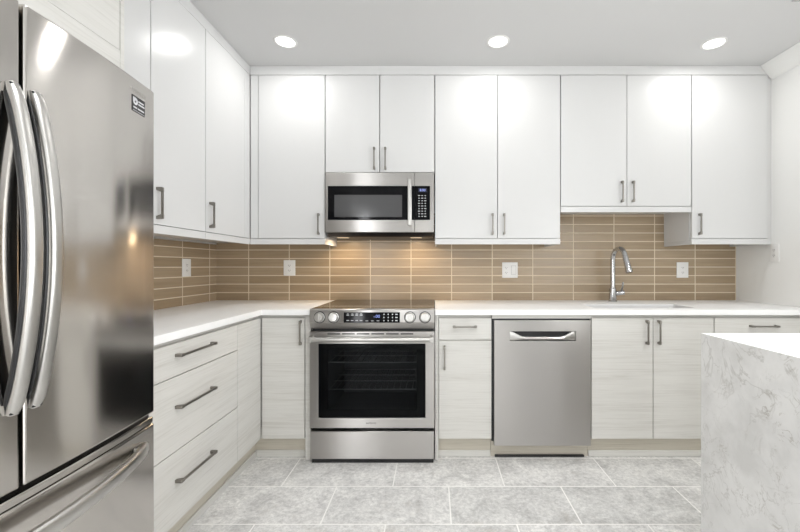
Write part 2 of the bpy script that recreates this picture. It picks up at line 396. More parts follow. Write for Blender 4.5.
# ------------------------------------------------------------------ upper cabinets
Z_TOP, T = 2.541, 0.02
def upper_back(x0, x1, zd, zr, doors, label, loc_note=None, ends=(True, True), filler=None, yu=YU):
    """doors: list of (x0, x1, handle x or None)"""
    t = thing('upper_cabinet', label, 'cabinet', ((x0 + x1) / 2, YW - 0.001, zr), 'white upper cabinets')
    obj('body', B(x0, x1, yu + T + 0.006, YW - 0.001, zd - 0.014, Z_TOP + 0.002, bev=0.0006), M_gloss, t)
    for a, b, hx in doors:
        d = obj('door', B(a + 0.0022, b - 0.0022, yu, yu + T, zd + 0.0015, Z_TOP - 0.0015, bev=0.0011), M_gloss, t)
        if hx is not None: obj('handle', pull_bm((hx, yu, zd + 0.1), (0, 0, 1), (0, -1, 0), 0.148), M_pull, d)
    if filler: obj('filler', B(filler[0], filler[1] - 0.0022, yu + 0.001, yu + T, zd + 0.0015, Z_TOP - 0.0015), M_gloss, t)
    if zr is not None:
        bm = B(x0 + 0.0004, x1 - 0.0004, yu, yu + 0.02, zr, zd - 0.0022, bev=0.001)
        if ends[0]: box(bm, x0 + 0.0004, x0 + 0.018, yu + 0.02, YW - 0.001, zr, zd - 0.0145, bev=0.0006)
        if ends[1]: box(bm, x1 - 0.018, x1 - 0.0004, yu + 0.02, YW - 0.001, zr, zd - 0.0145, bev=0.0006)
        obj('light_rail', bm, M_gloss, t)
    return t
ZD, ZR = 1.399, 1.3585
upper_back(XU + 0.0005, -0.7615, ZD, ZR, [(-1.2285, -0.7615, -0.8032)], 'tall white single-door upper cabinet left of the microwave, with a corner filler', ends=(False, True), filler=(XU + 0.003, -1.2285))
t = thing('upper_cabinet', 'short white two-door upper cabinet directly above the microwave', 'cabinet', (-0.379, YW - 0.001, 1.857), 'white upper cabinets')
obj('body', B(-0.7595, 0.0045, YU + T + 0.006, YW - 0.001, 1.8575, Z_TOP + 0.002, bev=0.0006), M_gloss, t)
for a, b, hx in [(-0.7595, -0.380, -0.4156), (-0.378, 0.0045, -0.3387)]:
    d = obj('door', B(a + 0.0022, b - 0.0022, YU, YU + T, 1.8625, Z_TOP - 0.0015), M_gloss, t)
    obj('handle', pull_bm((hx, YU, 1.955), (0, 0, 1), (0, -1, 0), 0.155), M_pull, d)
upper_back(0.0065, 0.8825, ZD, ZR, [(0.0065, 0.4435, 0.4075), (0.4435, 0.8825, 0.4885)], 'tall white two-door upper cabinet right of the microwave')
upper_back(0.8845, 1.7985, 1.6246, 1.583, [(0.8845, 1.3478, 1.309), (1.3478, 1.7985, 1.385)], 'shorter white two-door upper cabinet hung above the sink and faucet', ends=(False, False))
upper_back(1.8005, 2.334, ZD, ZR, [(1.8005, 2.334, 1.8502)], 'tall white single-door upper cabinet against the right wall')
struct('trim_6', B(2.3355, XR - 0.0008, YU + 0.012, YU + 0.03, ZR, 2.543), M_gloss)

def upper_left(y0, y1, doors, label, filler=None, yend=None):
    t = thing('upper_cabinet', label, 'cabinet', (XL + 0.001, (y0 + y1) / 2, ZR), 'white upper cabinets')
    obj('body', B(XL + 0.001, XU - T - 0.006, y0, y1 if yend is None else yend, ZD - 0.014, Z_TOP + 0.002, bev=0.0006), M_gloss, t)
    for a, b, hy in doors:
        d = obj('door', B(XU - T, XU, a + 0.0022, b - 0.0022, ZD + 0.0015, Z_TOP - 0.0015), M_gloss, t)
        obj('handle', pull_bm((XU, hy, ZD + 0.1), (0, 0, 1), (1, 0, 0), 0.148, 1.1), M_pull, d)
    if filler: obj('filler', B(XU - T, XU - 0.001, filler[0] + 0.0022, filler[1], ZD + 0.0015, Z_TOP - 0.0015), M_gloss, t)
    bm = B(XU - 0.02, XU, y0 + 0.0004, y1 - 0.0004, ZR, ZD - 0.0022, bev=0.001)
    obj('light_rail', bm, M_gloss, t)
upper_left(1.3575, 1.7595, [(1.3575, 1.7595, 1.395)], 'white upper cabinet on the left wall half hidden behind the panel above the refrigerator')
upper_left(1.7615, 2.1820, [(1.7615, 2.1820, 1.799)], 'white upper cabinet on the left wall, the first full door past the refrigerator')
upper_left(2.1840, YU - 0.001, [(2.1840, 2.631, 2.223)], 'white upper cabinet on the left wall nearest the corner', filler=(2.631, YU - 0.001), yend=YW - 0.001)

# ------------------------------------------------------------------ base cabinets
YB, XB = 2.41, -1.076
Z0, Z1, ZC = 0.1315, 0.886, 0.9045
def toe_back(x0, x1, t):
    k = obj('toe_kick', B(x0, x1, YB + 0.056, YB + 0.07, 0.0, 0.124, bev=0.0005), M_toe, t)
    obj('shoe_moulding', B(x0, x1, YB + 0.046, YB + 0.0558, 0.0, 0.040, bev=0.004), M_wood, t)
def front_back(name, x0, x1, z0, z1, t, h=None):
    d = obj(name, B(x0 + 0.0022, x1 - 0.0022, YB, YB + T, z0 + 0.0022, z1 - 0.0022, bev=0.0011), M_wood, t)
    if h: obj('handle', pull_bm((h[0], YB, h[1]), h[2], (0, -1, 0), h[3]), M_pull, d)
    return d
def base_body(x0, x1, t):
    obj('body', B(x0, x1, YB + T + 0.006, YW - 0.002, 0.1245, ZC - 0.0005, bev=0.0005), M_wood, t)
V_, H_ = (0, 0, 1), (1, 0, 0)

# corner cabinet: an L carcass with a two-leaf folding door
t = thing('base_cabinet', 'pale wood-grain corner base cabinet with a folding door, left of the range', 'cabinet', (-1.2, 2.7, 0), 'pale wood-grain base cabinets')
obj('body', cells(new(), [XL + 0.002, XB - T - 0.006, -0.8015], [2.127, YB + T + 0.006, YW - 0.002],
    lambda u, v: v > YB + T or u < XB - T, 'z', 0.1245, ZC - 0.0005), M_wood, t)
d = front_back('door', XB + 0.006, -0.8025, Z0, Z1, t, (-0.8254, 0.795, V_, 0.152))
obj('door', B(XB - T, XB, 2.1270, YB - 0.002, Z0 + 0.0022, Z1 - 0.0016), M_wood, t)
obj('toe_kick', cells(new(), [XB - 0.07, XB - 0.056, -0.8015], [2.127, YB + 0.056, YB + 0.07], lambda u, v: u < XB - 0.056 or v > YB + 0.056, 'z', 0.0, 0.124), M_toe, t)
obj('shoe_moulding', cells(new(), [XB - 0.0558, XB - 0.046, -0.8015], [2.127, YB + 0.046, YB + 0.0558], lambda u, v: u < XB - 0.046 or v > YB + 0.046, 'z', 0.0, 0.040), M_wood, t)
obj('end_panel', B(-0.8005, -0.7680, YB + 0.004, YW - 0.002, 0.0, ZC - 0.0005), M_wood, t)

# drawer unit along the left wall
t = thing('drawer_cabinet', 'pale wood-grain three-drawer base cabinet on the left, beside the refrigerator', 'cabinet', (-1.39, 1.74, 0), 'pale wood-grain base cabinets')
obj('body', B(XL + 0.002, XB - T - 0.006, 1.3615, 2.1255, 0.1245, ZC - 0.0005, bev=0.0005), M_wood, t)
for z0, z1, hz in [(0.7463, Z1, 0.835), (0.4335, 0.7463, 0.6195), (Z0, 0.4335, 0.311)]:
    d = obj('drawer', B(XB - T, XB, 1.363, 2.1238, z0 + 0.0022, z1 - 0.0016), M_wood, t)
    obj('handle', pull_bm((XB, 1.744, hz), (0, 1, 0), (1, 0, 0), 0.268, 1.1), M_pull, d)
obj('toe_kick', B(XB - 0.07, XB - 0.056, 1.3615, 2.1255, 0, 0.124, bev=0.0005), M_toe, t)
obj('shoe_moulding', B(XB - 0.0558, XB - 0.046, 1.3615, 2.1255, 0, 0.040, bev=0.004), M_wood, t)

# narrow drawer-over-door unit right of the range
t = thing('base_cabinet', 'narrow pale wood-grain base cabinet with one drawer over a door, between range and dishwasher', 'cabinet', (0.19, 2.7, 0), 'pale wood-grain base cabinets')
base_body(0.0285, 0.3585, t)
front_back('drawer', 0.0285, 0.3585, 0.7467, Z1, t, (0.1904, 0.8313, H_, 0.148))
front_back('door', 0.0285, 0.3585, Z0, 0.7467, t, (0.0647, 0.640, V_, 0.148))
toe_back(0.0285, 0.3585, t)
obj('end_panel', B(0.0065, 0.0278, YB + 0.004, YW - 0.002, 0.0, ZC - 0.0005), M_wood, t)

# sink base
t = thing('base_cabinet', 'wide two-door pale wood-grain base cabinet under the sink', 'cabinet', (1.36, 2.7, 0), 'pale wood-grain base cabinets')
bx0, bx1 = 0.9775, 1.7395
bm = B(bx0, bx0 + 0.018, YB + T + 0.006, YW - 0.002, 0.1245, ZC - 0.0005, bev=0.0005)
box(bm, bx1 - 0.018, bx1, YB + T + 0.006, YW - 0.002, 0.1245, ZC - 0.0005, bev=0.0005)
box(bm, bx0 + 0.018, bx1 - 0.018, YB + T + 0.006, YW - 0.002, 0.1245, 0.1425, bev=0.0005)
box(bm, bx0 + 0.018, bx1 - 0.018, YW - 0.02, YW - 0.002, 0.1425, ZC - 0.0005, bev=0.0005)
box(bm, bx0 + 0.018, bx1 - 0.018, YB + T + 0.006, YB + T + 0.02, 0.1425, ZC - 0.0005, bev=0.0005)
obj('body', bm, M_wood, t)
front_back('door', 0.9775, 1.361, Z0, Z1, t, (1.3182, 0.797, V_, 0.15))
front_back('door', 1.361, 1.7395, Z0, Z1, t, (1.3921, 0.797, V_, 0.15))
toe_back(0.9775, 1.7395, t)

# right drawer unit
t = thing('drawer_cabinet', 'pale wood-grain drawer cabinet in the right corner, mostly hidden behind the island', 'cabinet', (2.05, 2.7, 0), 'pale wood-grain base cabinets')
base_body(1.7410, XR - 0.002, t)
for z0, z1, hz in [(0.7467, Z1, 0.8343), (0.4335, 0.7467, 0.6195), (Z0, 0.4335, 0.311)]:
    front_back('drawer', 1.7410, XR - 0.003, z0, z1, t, (2.042, hz, H_, 0.172))
toe_back(1.7410, XR - 0.002, t)

# ------------------------------------------------------------------ worktops, sink, faucet
YC, XC, ZT = 2.38, -1.060, 0.939
us = [XL + 0.001, XC, -0.7615]; vs_ = [1.3605, YC, YW - 0.001]
o = obj('worktop', cells(new(), us, vs_, lambda u, v: u < XC or v > YC, 'z', 0.905, ZT, bev=0.0025), M_quartz)
tag(at(o, (-1.38, 2.2, 0.905)), 'L-shaped white quartz worktop in the left corner, left of the range', 'countertop')
SX0, SX1, SY0, SY1 = 1.03, 1.68, 2.485, 2.72
us = [0.0065, SX0, SX1, XR - 0.001]; vs_ = [YC, SY0, SY1, YW - 0.001]
o = obj('worktop', cells(new(), us, vs_, lambda u, v: not (SX0 < u < SX1 and SY0 < v < SY1), 'z', 0.905, ZT, bev=0.0025), M_quartz)
tag(at(o, (1.2, 2.7, 0.905)), 'long white quartz worktop right of the range, holding the sink', 'countertop')

t = thing('sink', 'undermount stainless steel sink let into the worktop below the faucet', 'sink', (1.36, 2.62, 0.70))
bm = new()
s0, s1, r0, r1, zb = SX0 - 0.004, SX1 + 0.004, SY0 - 0.004, SY1 + 0.004, 0.71
th = 0.003
box(bm, s0 - th, s0, r0 - th, r1 + th, zb, 0.9046, bev=0); box(bm, s1, s1 + th, r0 - th, r1 + th, zb, 0.9046, bev=0)
box(bm, s0, s1, r0 - th, r0, zb, 0.9046, bev=0); box(bm, s0, s1, r1, r1 + th, zb, 0.9046, bev=0)
box(bm, s0 - th, s1 + th, r0 - th, r1 + th, zb - th, zb, bev=0)
obj('basin', bm, M_sinksteel, t)
obj('drain', lathe(new(), [(0.0, 0.004), (0.02, 0.004), (0.028, 0.002), (0.045, 0.004), (0.05, 0.0)], Matrix.Translation((1.36, 2.62, zb))), M_chrome, t)

fx, fy = 1.347, 2.925
t = thing('faucet', 'tall chrome gooseneck faucet with side lever behind the sink', 'faucet', (fx, fy, ZT))
obj('base', lathe(new(), [(0.0, 0.0), (0.031, 0.0), (0.031, 0.006), (0.027, 0.010), (0.0265, 0.095), (0.023, 0.102), (0.0, 0.102)], Matrix.Translation((fx, fy, ZT))), M_chrome, t)
dirv = Vector((0.20, -0.98, 0)).normalized()
pts = []
for z in (0.09, 0.16, 0.24, 0.315): pts.append(Vector((fx, fy, ZT + z)))
rad_ = 0.070
for k in range(1, 15):
    a = R(k * 11.6)
    pts.append(Vector((fx, fy, ZT + 0.315)) + dirv * (rad_ - rad_ * math.cos(a)) + Vector((0, 0, rad_ * math.sin(a) * 1.15)))
end = pts[-1]; tang = (pts[-1] - pts[-2]).normalized()
obj('spout', tube(new(), pts, [0.0180] * len(pts), 24), M_chrome, t, sharp=30)
h0 = end; h1 = end + tang * 0.02; h2 = end + tang * 0.10; h3 = end + tang * 0.128
obj('spray_head', tube(new(), [h0, h0 + tang * 0.003, h1, h2, h2 + tang * 0.004, h3], [0.0175, 0.0195, 0.0200, 0.0215, 0.0245, 0.0240], 20), M_chrome, t)
lv = obj('lever', tube(new(), [(fx + 0.015, fy - 0.005, ZT + 0.062), (fx + 0.03, fy - 0.010, ZT + 0.064), (fx + 0.075, fy - 0.03, ZT + 0.072)], [0.0135, 0.0175, 0.0175], 20), M_chrome, t)
obj('lever_handle', tube(new(), [(fx + 0.055, fy - 0.022, ZT + 0.08), (fx + 0.058, fy - 0.03, ZT + 0.11), (fx + 0.062, fy - 0.036, ZT + 0.150)], [0.0078, 0.0072, 0.0062], 20), M_chrome, lv)

# ------------------------------------------------------------------ range
rx0, rx1, ry = -0.7585, 0.0025, 2.368
rc = (rx0 + rx1) / 2
t = thing('range', 'stainless steel slide-in electric range with a black glass oven door', 'stove', (rc, 2.7, 0))
bm = B(rx0 + 0.004, rx0 + 0.05, ry + 0.045, YW - 0.004, 0.03, 0.925, bev=0.001)
box(bm, rx1 - 0.05, rx1 - 0.004, ry + 0.045, YW - 0.004, 0.03, 0.925, bev=0.001)
box(bm, rx0 + 0.05, rx1 - 0.05, ry + 0.045, YW - 0.004, 0.03, 0.24, bev=0.001)
box(bm, rx0 + 0.05, rx1 - 0.05, ry + 0.045, YW - 0.004, 0.77, 0.925, bev=0.001)
box(bm, rx0 + 0.05, rx1 - 0.05, YW - 0.08, YW - 0.004, 0.24, 0.77, bev=0.001)
obj('body', bm, M_dark, t)
cx0, cx1, cy0, cy1, cz0, cz1 = rx0 + 0.08, rx1 - 0.08, ry + 0.05, YW - 0.1, 0.245, 0.765
bm = B(cx0 - 0.01, cx0, cy0, cy1, cz0, cz1, bev=0); box(bm, cx1, cx1 + 0.01, cy0, cy1, cz0, cz1, bev=0)
box(bm, cx0, cx1, cy0, cy1, cz0, cz0 + 0.01, bev=0); box(bm, cx0, cx1, cy0, cy1, cz1 - 0.01, cz1, bev=0); box(bm, cx0, cx1, cy1 - 0.01, cy1, cz0 + 0.01, cz1 - 0.01, bev=0)
obj('oven_cavity', bm, M_cavity, t)
for z in (0.43, 0.60):
    bm = new()
    for k in range(15):
        x = cx0 + 0.02 + (cx1 - cx0 - 0.04) * k / 14
        tube(bm, [(x, cy0 + 0.02, z), (x, cy1 - 0.03, z)], 0.0022, 8)
    for y in (cy0 + 0.02, cy0 + 0.2, cy1 - 0.18, cy1 - 0.03):
        tube(bm, [(cx0 + 0.003, y, z + 0.003), (cx1 - 0.003, y, z + 0.003)], 0.0035, 8)
    obj('oven_rack', bm, M_rack, t)
obj('cooktop', B(rx0 - 0.0005, rx1 + 0.0005, ry + 0.016, YW - 0.003, 0.9255, 0.9450, bev=0.003), M_cook, t)
cp = obj('control_panel', prism(new(), [(ry + 0.0155, 0.9462), (ry + 0.006, 0.9455), (ry - 0.001, 0.938), (ry - 0.008, 0.864), (ry - 0.004, 0.858), (ry + 0.012, 0.8235), (ry + 0.044, 0.8235), (ry + 0.044, 0.9250), (ry + 0.0155, 0.9250)],
    'x', rx0, rx1, bev=0.0015), M_steel, t)
nrm = Vector((0, -0.074, 0.007)).normalized()
def cp_pt(x, z, off=0.0): 
    y = ry - 0.001 - 0.007 * (0.938 - z) / 0.074
    return Vector((x, y, z)) + nrm * off
dsp = new(); box(dsp, -0.1710, 0.1710, -0.0315, 0.0315, -0.002, 0.0012, 0.0006)
Mcp = frame_matrix(cp_pt(-0.3787, 0.8935), (1, 0, 0), nrm)
bmesh.ops.transform(dsp, matrix=Mcp, verts=dsp.verts[:])
dp = obj('display', dsp, M_glassblk, cp)
def button(x0, x1, y0, y1):
    mk = B(x0, x1, y0, y1, 0.001, 0.0016, bev=0); bmesh.ops.transform(mk, matrix=Mcp, verts=mk.verts[:]); obj('button', mk, M_mark, dp)
for r_, yy in ((0, 0.014), (1, -0.018)):
    for k in range(4):
        xx = -0.146 + k * 0.027
        button(xx - 0.008, xx + 0.008, yy - 0.002, yy + 0.002)
        if r_ == 0: button(xx - 0.006, xx + 0.006, yy + 0.006, yy + 0.009)
for r_ in range(3):
    for k in range(3):
        button(0.074 + k * 0.026 - 0.003, 0.074 + k * 0.026 + 0.003, 0.019 - r_ * 0.019 - 0.0035, 0.019 - r_ * 0.019 + 0.0035)
for k in range(3): button(0.150 - 0.007, 0.150 + 0.007, 0.019 - k * 0.019 - 0.003, 0.019 - k * 0.019 + 0.003)
for k in range(3): button(-0.03 + k * 0.034 - 0.008, -0.03 + k * 0.034 + 0.008, -0.022, -0.0185)
obj('clock_digits', text_bm('-:00', 0.026, Mcp @ Matrix.Translation((0.030, 0.006, 0.0014))), M_blue, dp)['label'] = 'glowing blue clock digits'
for kx in (-0.6963, -0.6108, -0.1466, -0.055):
    Mk = frame_matrix(cp_pt(kx, 0.8945), (1, 0, 0), nrm)
    kb = obj('knob', lathe(new(), [(0.031, 0.0), (0.031, 0.004), (0.0275, 0.006), (0.0262, 0.027), (0.0245, 0.030), (0.0, 0.031)], Mk), M_handle, cp)
    obj('knob_shadow_ring', lathe(new(), [(0.0305, 0.0), (0.0360, 0.0), (0.0360, 0.0016), (0.0305, 0.0016)], Mk), M_black, kb)  # black ring stands in for the shadow outline around the knob
    g = new(); box(g, -0.0045, 0.0045, -0.024, 0.024, 0.0300, 0.0345, 0.0015)
    bmesh.ops.transform(g, matrix=Mk @ Matrix.Rotation(R(random.choice((-15, 0, 0))), 4, 'Z'), verts=g.verts[:]); obj('knob_grip', g, M_handle, kb)
# oven door
dz0, dz1 = 0.2190, 0.8075
wx0, wx1, wz0, wz1 = -0.7055, -0.0519, 0.2800, 0.7336
dr = obj('oven_door', cells(new(), [rx0, wx0, wx1, rx1], [dz0, wz0, wz1, dz1], lambda u, v: not (wx0 < u < wx1 and wz0 < v < wz1), 'y', ry - 0.004, ry + 0.038, bev=0.0022), M_steel, t)
obj('window_glass', B(wx0 + 0.001, wx1 - 0.001, ry + 0.002, ry + 0.008, wz0 + 0.001, wz1 - 0.001, bev=0.0005), M_oven, dr)
obj('window_border', cells(new(), [wx0 + 0.001, wx0 + 0.055, wx1 - 0.055, wx1 - 0.001], [wz0 + 0.001, wz0 + 0.045, wz1 - 0.035, wz1 - 0.001],
    lambda u, v: not (wx0 + 0.055 < u < wx1 - 0.055 and wz0 + 0.045 < v < wz1 - 0.035), 'y', ry + 0.0085, ry + 0.02), M_black, dr)
bm = B(-0.655, -0.12, ry - 0.0046, ry + 0.0, 0.7895, 0.7975, bev=0)
obj('vent_slot', bm, M_black, dr)
for k in range(7): obj('vent_divider', B(-0.655 + 0.535 * k / 6 - 0.006, -0.655 + 0.535 * k / 6 + 0.006, ry - 0.0056, ry - 0.003, 0.7890, 0.7980, bev=0), M_steel, dr)
bm = tube(new(), [(rx0 + 0.018, ry - 0.046, 0.7665), (rx1 - 0.018, ry - 0.046, 0.7665)], 0.0145, 20)
hd = obj('handle', bm, M_handle, dr)
for x in (rx0 + 0.018, rx1 - 0.018):
    bm = prism(new(), [(ry - 0.0635, 0.7505), (ry - 0.0635, 0.7825), (ry - 0.004, 0.7885), (ry - 0.004, 0.7445)], 'x', x - 0.011, x + 0.011, bev=0.003)
    obj('handle_bracket', bm, M_handle, hd)
obj('brand_lettering', text_bm('SAMSUNG', 0.0135, frame_matrix((rc - 0.0055, ry - 0.0041, 0.2490), (1, 0, 0), (0, -1, 0))), M_logo, dr)['label'] = 'small dark maker lettering under the oven window'
obj('storage_drawer', B(rx0 + 0.003, rx1 - 0.003, ry - 0.002, ry + 0.036, 0.0290, 0.1985, bev=0.003), M_steel, t)
obj('plinth', B(rx0 + 0.01, rx1 - 0.006, ry + 0.012, YW - 0.05, 0.0, 0.0275, bev=0.001), M_black, t)

# ------------------------------------------------------------------ microwave
my = 2.69; mx0, mx1 = -0.7535, -0.0005
t = thing('microwave', 'stainless steel over-the-range microwave with a black window and keypad', 'microwave', ((mx0 + mx1) / 2, 2.85, 1.4125))
obj('body', B(mx0, mx1, my + 0.03, YW - 0.002, 1.4345, 1.8560, bev=0.001), M_dark, t)
gx0, gx1, gz0, gz1 = -0.737, -0.1365, 1.5265, 1.7625
split = -0.1365
dr = obj('door', cells(new(), [mx0, gx0, split - 0.0008], [1.4415, gz0, gz1, 1.8555], lambda u, v: not (gx0 < u and gz0 < v < gz1), 'y', my, my + 0.029, bev=0.0018), M_steel, t)
g = obj('door_glass', B(gx0 + 0.0005, split - 0.0010, my - 0.0012, my + 0.02, gz0 + 0.0005, gz1 - 0.0005, bev=0.0015), M_glassblk, dr)
obj('window', B(-0.690, -0.2215, my - 0.0018, my + 0.0, 1.5465, 1.6995, bev=0.0003), M_screen, g)
hb = B(-0.1805, -0.1525, my - 0.042, my - 0.026, 1.4850, 1.8035, bev=0.005)
for z in (1.5050, 1.7835): box(hb, -0.1755, -0.1575, my - 0.028, my + 0.004, z - 0.012, z + 0.012, bev=0.003)
obj('handle', hb, M_handle, dr)
fp = obj('control_frame', cells(new(), [split + 0.0008, -0.0277, mx1], [1.4415, gz0, gz1, 1.8555], lambda u, v: not (u < -0.0277 and gz0 < v < gz1), 'y', my, my + 0.029, bev=0.0018), M_steel, t)
kp = obj('keypad', B(split + 0.0010, -0.0282, my - 0.0012, my + 0.02, gz0 + 0.0005, gz1 - 0.0005, bev=0.0015), M_glassblk, t)
obj('display', B(-0.108, -0.050, my - 0.0022, my, 1.7190, 1.7460, bev=0.0003), mat('display_panel', (0.03, 0.035, 0.08), 0.2), kp)
obj('clock_digits', text_bm('8:00', 0.023, frame_matrix((-0.079, my - 0.0017, 1.7320), (1, 0, 0), (0, -1, 0))), M_blue, kp)['label'] = 'glowing blue clock digits'
for r_ in range(9):
    for k in range(3):
        wv = 0.0045 + 0.0025 * ((r_ * 7 + k * 5) % 3 == 0)
        z = 1.6950 - r_ * 0.0180; x = -0.1035 + k * 0.0215
        obj('button', B(x - wv, x + wv, my - 0.0017, my - 0.001, z - 0.0026, z + 0.0026, bev=0), M_mark, kp)
bt = obj('underside', prism(new(), [(my + 0.012, 1.4405), (YW - 0.004, 1.4340), (YW - 0.004, 1.4130), (my + 0.055, 1.4130)], 'x', mx0 + 0.008, mx1 - 0.008, bev=0.002), M_black, t)
for x in (-0.66, -0.13):
    obj('task_light', B(x - 0.04, x + 0.04, my + 0.11, my + 0.15, 1.4110, 1.4135, bev=0), M_glow, bt)
    area('task_lamp', (x, my + 0.16, 1.405), (0, 0, 0), 0.07, 2.0, (1.0, 0.74, 0.46), size_y=0.05)

# ------------------------------------------------------------------ dishwasher
dx0, dx1 = 0.3725, 0.9715
t = thing('dishwasher', 'stainless steel dishwasher with a pocket handle between two base cabinets', 'dishwasher', ((dx0 + dx1) / 2, 2.7, 0))
obj('body', B(0.3600, 0.9760, YB + 0.022, YW - 0.004, 0.11, 0.8985, bev=0.001), M_dark, t)
obj('top_strip', B(0.3600, 0.9760, YB + 0.002, YB + 0.021, 0.8800, 0.9040, bev=0.0008), M_wood, t)['label'] = 'pale wood-grain strip above the dishwasher door'
px0, px1, pz0, pz1 = 0.4690, 0.8790, 0.7430, 0.8020
dw_y = YB - 0.008
dr = obj('door', cells(new(), [dx0, px0, px1, dx1], [0.0935, pz0, pz1, 0.8710], lambda u, v: not (px0 < u < px1 and pz0 < v < pz1), 'y', dw_y, dw_y + 0.028, bev=0.002), M_steel, t)
pk = B(px0 - 0.001, px1 + 0.001, dw_y + 0.0275, dw_y + 0.031, pz0 - 0.001, pz1 + 0.001, bev=0)
obj('handle_pocket', pk, M_black, dr)
n_ = 24; top, bot = [], []
for k in range(n_ + 1):
    s = k / n_; x = px0 + 0.001 + (px1 - px0 - 0.002) * s
    e = min(s, 1 - s) / 0.22; e = max(0.0, 1 - e); e = e * e * (3 - 2 * e)
    top.append((x, pz0 + 0.024 + 0.034 * e)); bot.append((x, pz0 + 0.0085 - 0.0075 * e))
t2 = new()
lo = [[t2.verts.new((x, dw_y + 0.001 + 0.014 * (1 - min(1, min(k, n_ - k) / 6)), z)) for k, (x, z) in enumerate(q)] for q in (bot, top)]
mid = [t2.verts.new((a[0], dw_y - 0.004 + 0.012 * (1 - min(1, min(k, n_ - k) / 6)), (a[1] + b[1]) / 2)) for k, (a, b) in enumerate(zip(bot, top))]
bk = [[t2.verts.new((x, dw_y + 0.024, z)) for x, z in q] for q in (bot, top)]
for k in range(n_):
    for A, Bv in ((lo[0], mid), (mid, lo[1]), (lo[1], bk[1]), (bk[1], bk[0]), (bk[0], lo[0])):
        t2.faces.new((A[k], A[k + 1], Bv[k + 1], Bv[k]))
for k in (0, n_): t2.faces.new((lo[0][k], mid[k], lo[1][k], bk[1][k], bk[0][k]))
bmesh.ops.recalc_face_normals(t2, faces=t2.faces[:])
obj('handle', t2, M_handle, dr, sharp=50)
obj('door_crease', B(dx0 + 0.001, dx1 - 0.001, dw_y - 0.0004, dw_y + 0.001, 0.7378, 0.7387, bev=0), M_steel, dr)
k = obj('toe_kick', B(0.3600, 0.9760, YB + 0.056, YB + 0.07, 0.0, 0.105, bev=0.0005), M_toe, t)
obj('shoe_moulding', B(0.385, 0.95, YB + 0.040, YB + 0.0558, 0.0, 0.012, bev=0.002), M_black, t)

# ------------------------------------------------------------------ refrigerator
fc, fe0, fe1 = 0.870, 0.430, 1.324
def fx_at(y):                                   # bowed front
    s = (y - fc) / 0.44; return -0.9235 - 0.0285 * s * s
t = thing('refrigerator', 'large stainless steel French-door refrigerator with a bottom freezer drawer', 'refrigerator', (-1.3, fc, 0))
obj('body', B(XL + 0.02, -1.006, fe0 + 0.004, fe1 - 0.004, 0.02, 1.775, bev=0.004), mat('grey_cabinet_side', (0.28, 0.28, 0.28), 0.5), t)
def bowed(y0, y1, z0, z1, bev=0.006, xb=-0.999):
    n_ = 16; poly = [(fx_at(y0 + (y1 - y0) * k / n_), y0 + (y1 - y0) * k / n_) for k in range(n_ + 1)] + [(xb, y1), (xb, y0)]
    return prism(new(), poly, 'z', z0, z1, bev=bev, seg=3)
ZG = 0.704
doors = {}
for nm, y0, y1 in (('l', fe0, fc - 0.004), ('r', fc + 0.004, fe1)):
    d = obj('door', bowed(y0, y1, ZG + 0.006, 1.800), M_fridge, t, sharp=12); doors[nm] = d
    hy = (fc - 0.0235) if nm == 'l' else (fc + 0.0235)
    pts = []; z0, z1 = 0.884, 1.606
    for k in range(33):
        s = k / 32; b = math.sin(math.pi * s) ** 0.75
        pts.append((fx_at(hy) + 0.012 + 0.050 * b, z0 + (z1 - z0) * s))
    hb = bar_sweep([(x - 0.009, hy, z) for x, z in pts], (0, 1, 0), 0.0140, 0.0095)
    hh = obj('handle', hb, M_handle, d, sharp=50)
    bb = bar_sweep([(x - 0.0185, hy - 0.0045, z) for x, z in pts[1:-1]], (0, 1, 0), 0.0130, 0.0070)
    obj('handle_backing', bb, M_black, hh, sharp=50)
    for z in (z0 + 0.02, z1 - 0.02): obj('handle_mount', B(fx_at(hy) - 0.002, fx_at(hy) + 0.012, hy - 0.011, hy + 0.011, z - 0.02, z + 0.02, bev=0.002), M_black, hh)
dw = obj('freezer_drawer', bowed(fe0, fe1, 0.065, ZG - 0.030), M_fridge, t, sharp=12)
n_ = 16; poly = [(fx_at(fe0 + (fe1 - fe0) * k / n_) - 0.004, fe0 + (fe1 - fe0) * k / n_) for k in range(n_ + 1)] + [(-0.999, fe1), (-0.999, fe0)]
obj('drawer_lip', prism(new(), poly, 'z', ZG - 0.0290, ZG - 0.008, bev=0.004, seg=3), M_fridge, dw, sharp=12)
obj('gasket', B(-1.005, -0.965, fe0 + 0.01, fe1 - 0.012, ZG - 0.009, ZG + 0.0065, bev=0), M_black, t)
obj('centre_gasket', B(-1.005, -0.955, fc - 0.0045, fc + 0.0045, ZG + 0.008, 1.795, bev=0), M_black, t)
pts = []
for k in range(33):
    s = k / 32; y = fe0 + 0.06 + (fe1 - fe0 - 0.12) * s; b = math.sin(math.pi * s) ** 0.7
    pts.append((fx_at(y) + 0.014 + 0.056 * b, y))
hh = obj('handle', bar_sweep([(x - 0.010, y, 0.618) for x, y in pts], (0, 0, 1), 0.0200, 0.0125), M_handle, dw, sharp=50)
for y in (fe0 + 0.078, fe1 - 0.078): obj('handle_mount', B(fx_at(y) - 0.002, fx_at(y) + 0.016, y - 0.02, y + 0.02, 0.606, 0.630, bev=0.002), M_handle, hh)
obj('toe_grille', B(-1.02, -0.985, fe0 + 0.02, fe1 - 0.02, 0.0, 0.058, bev=0.002), M_black, t)
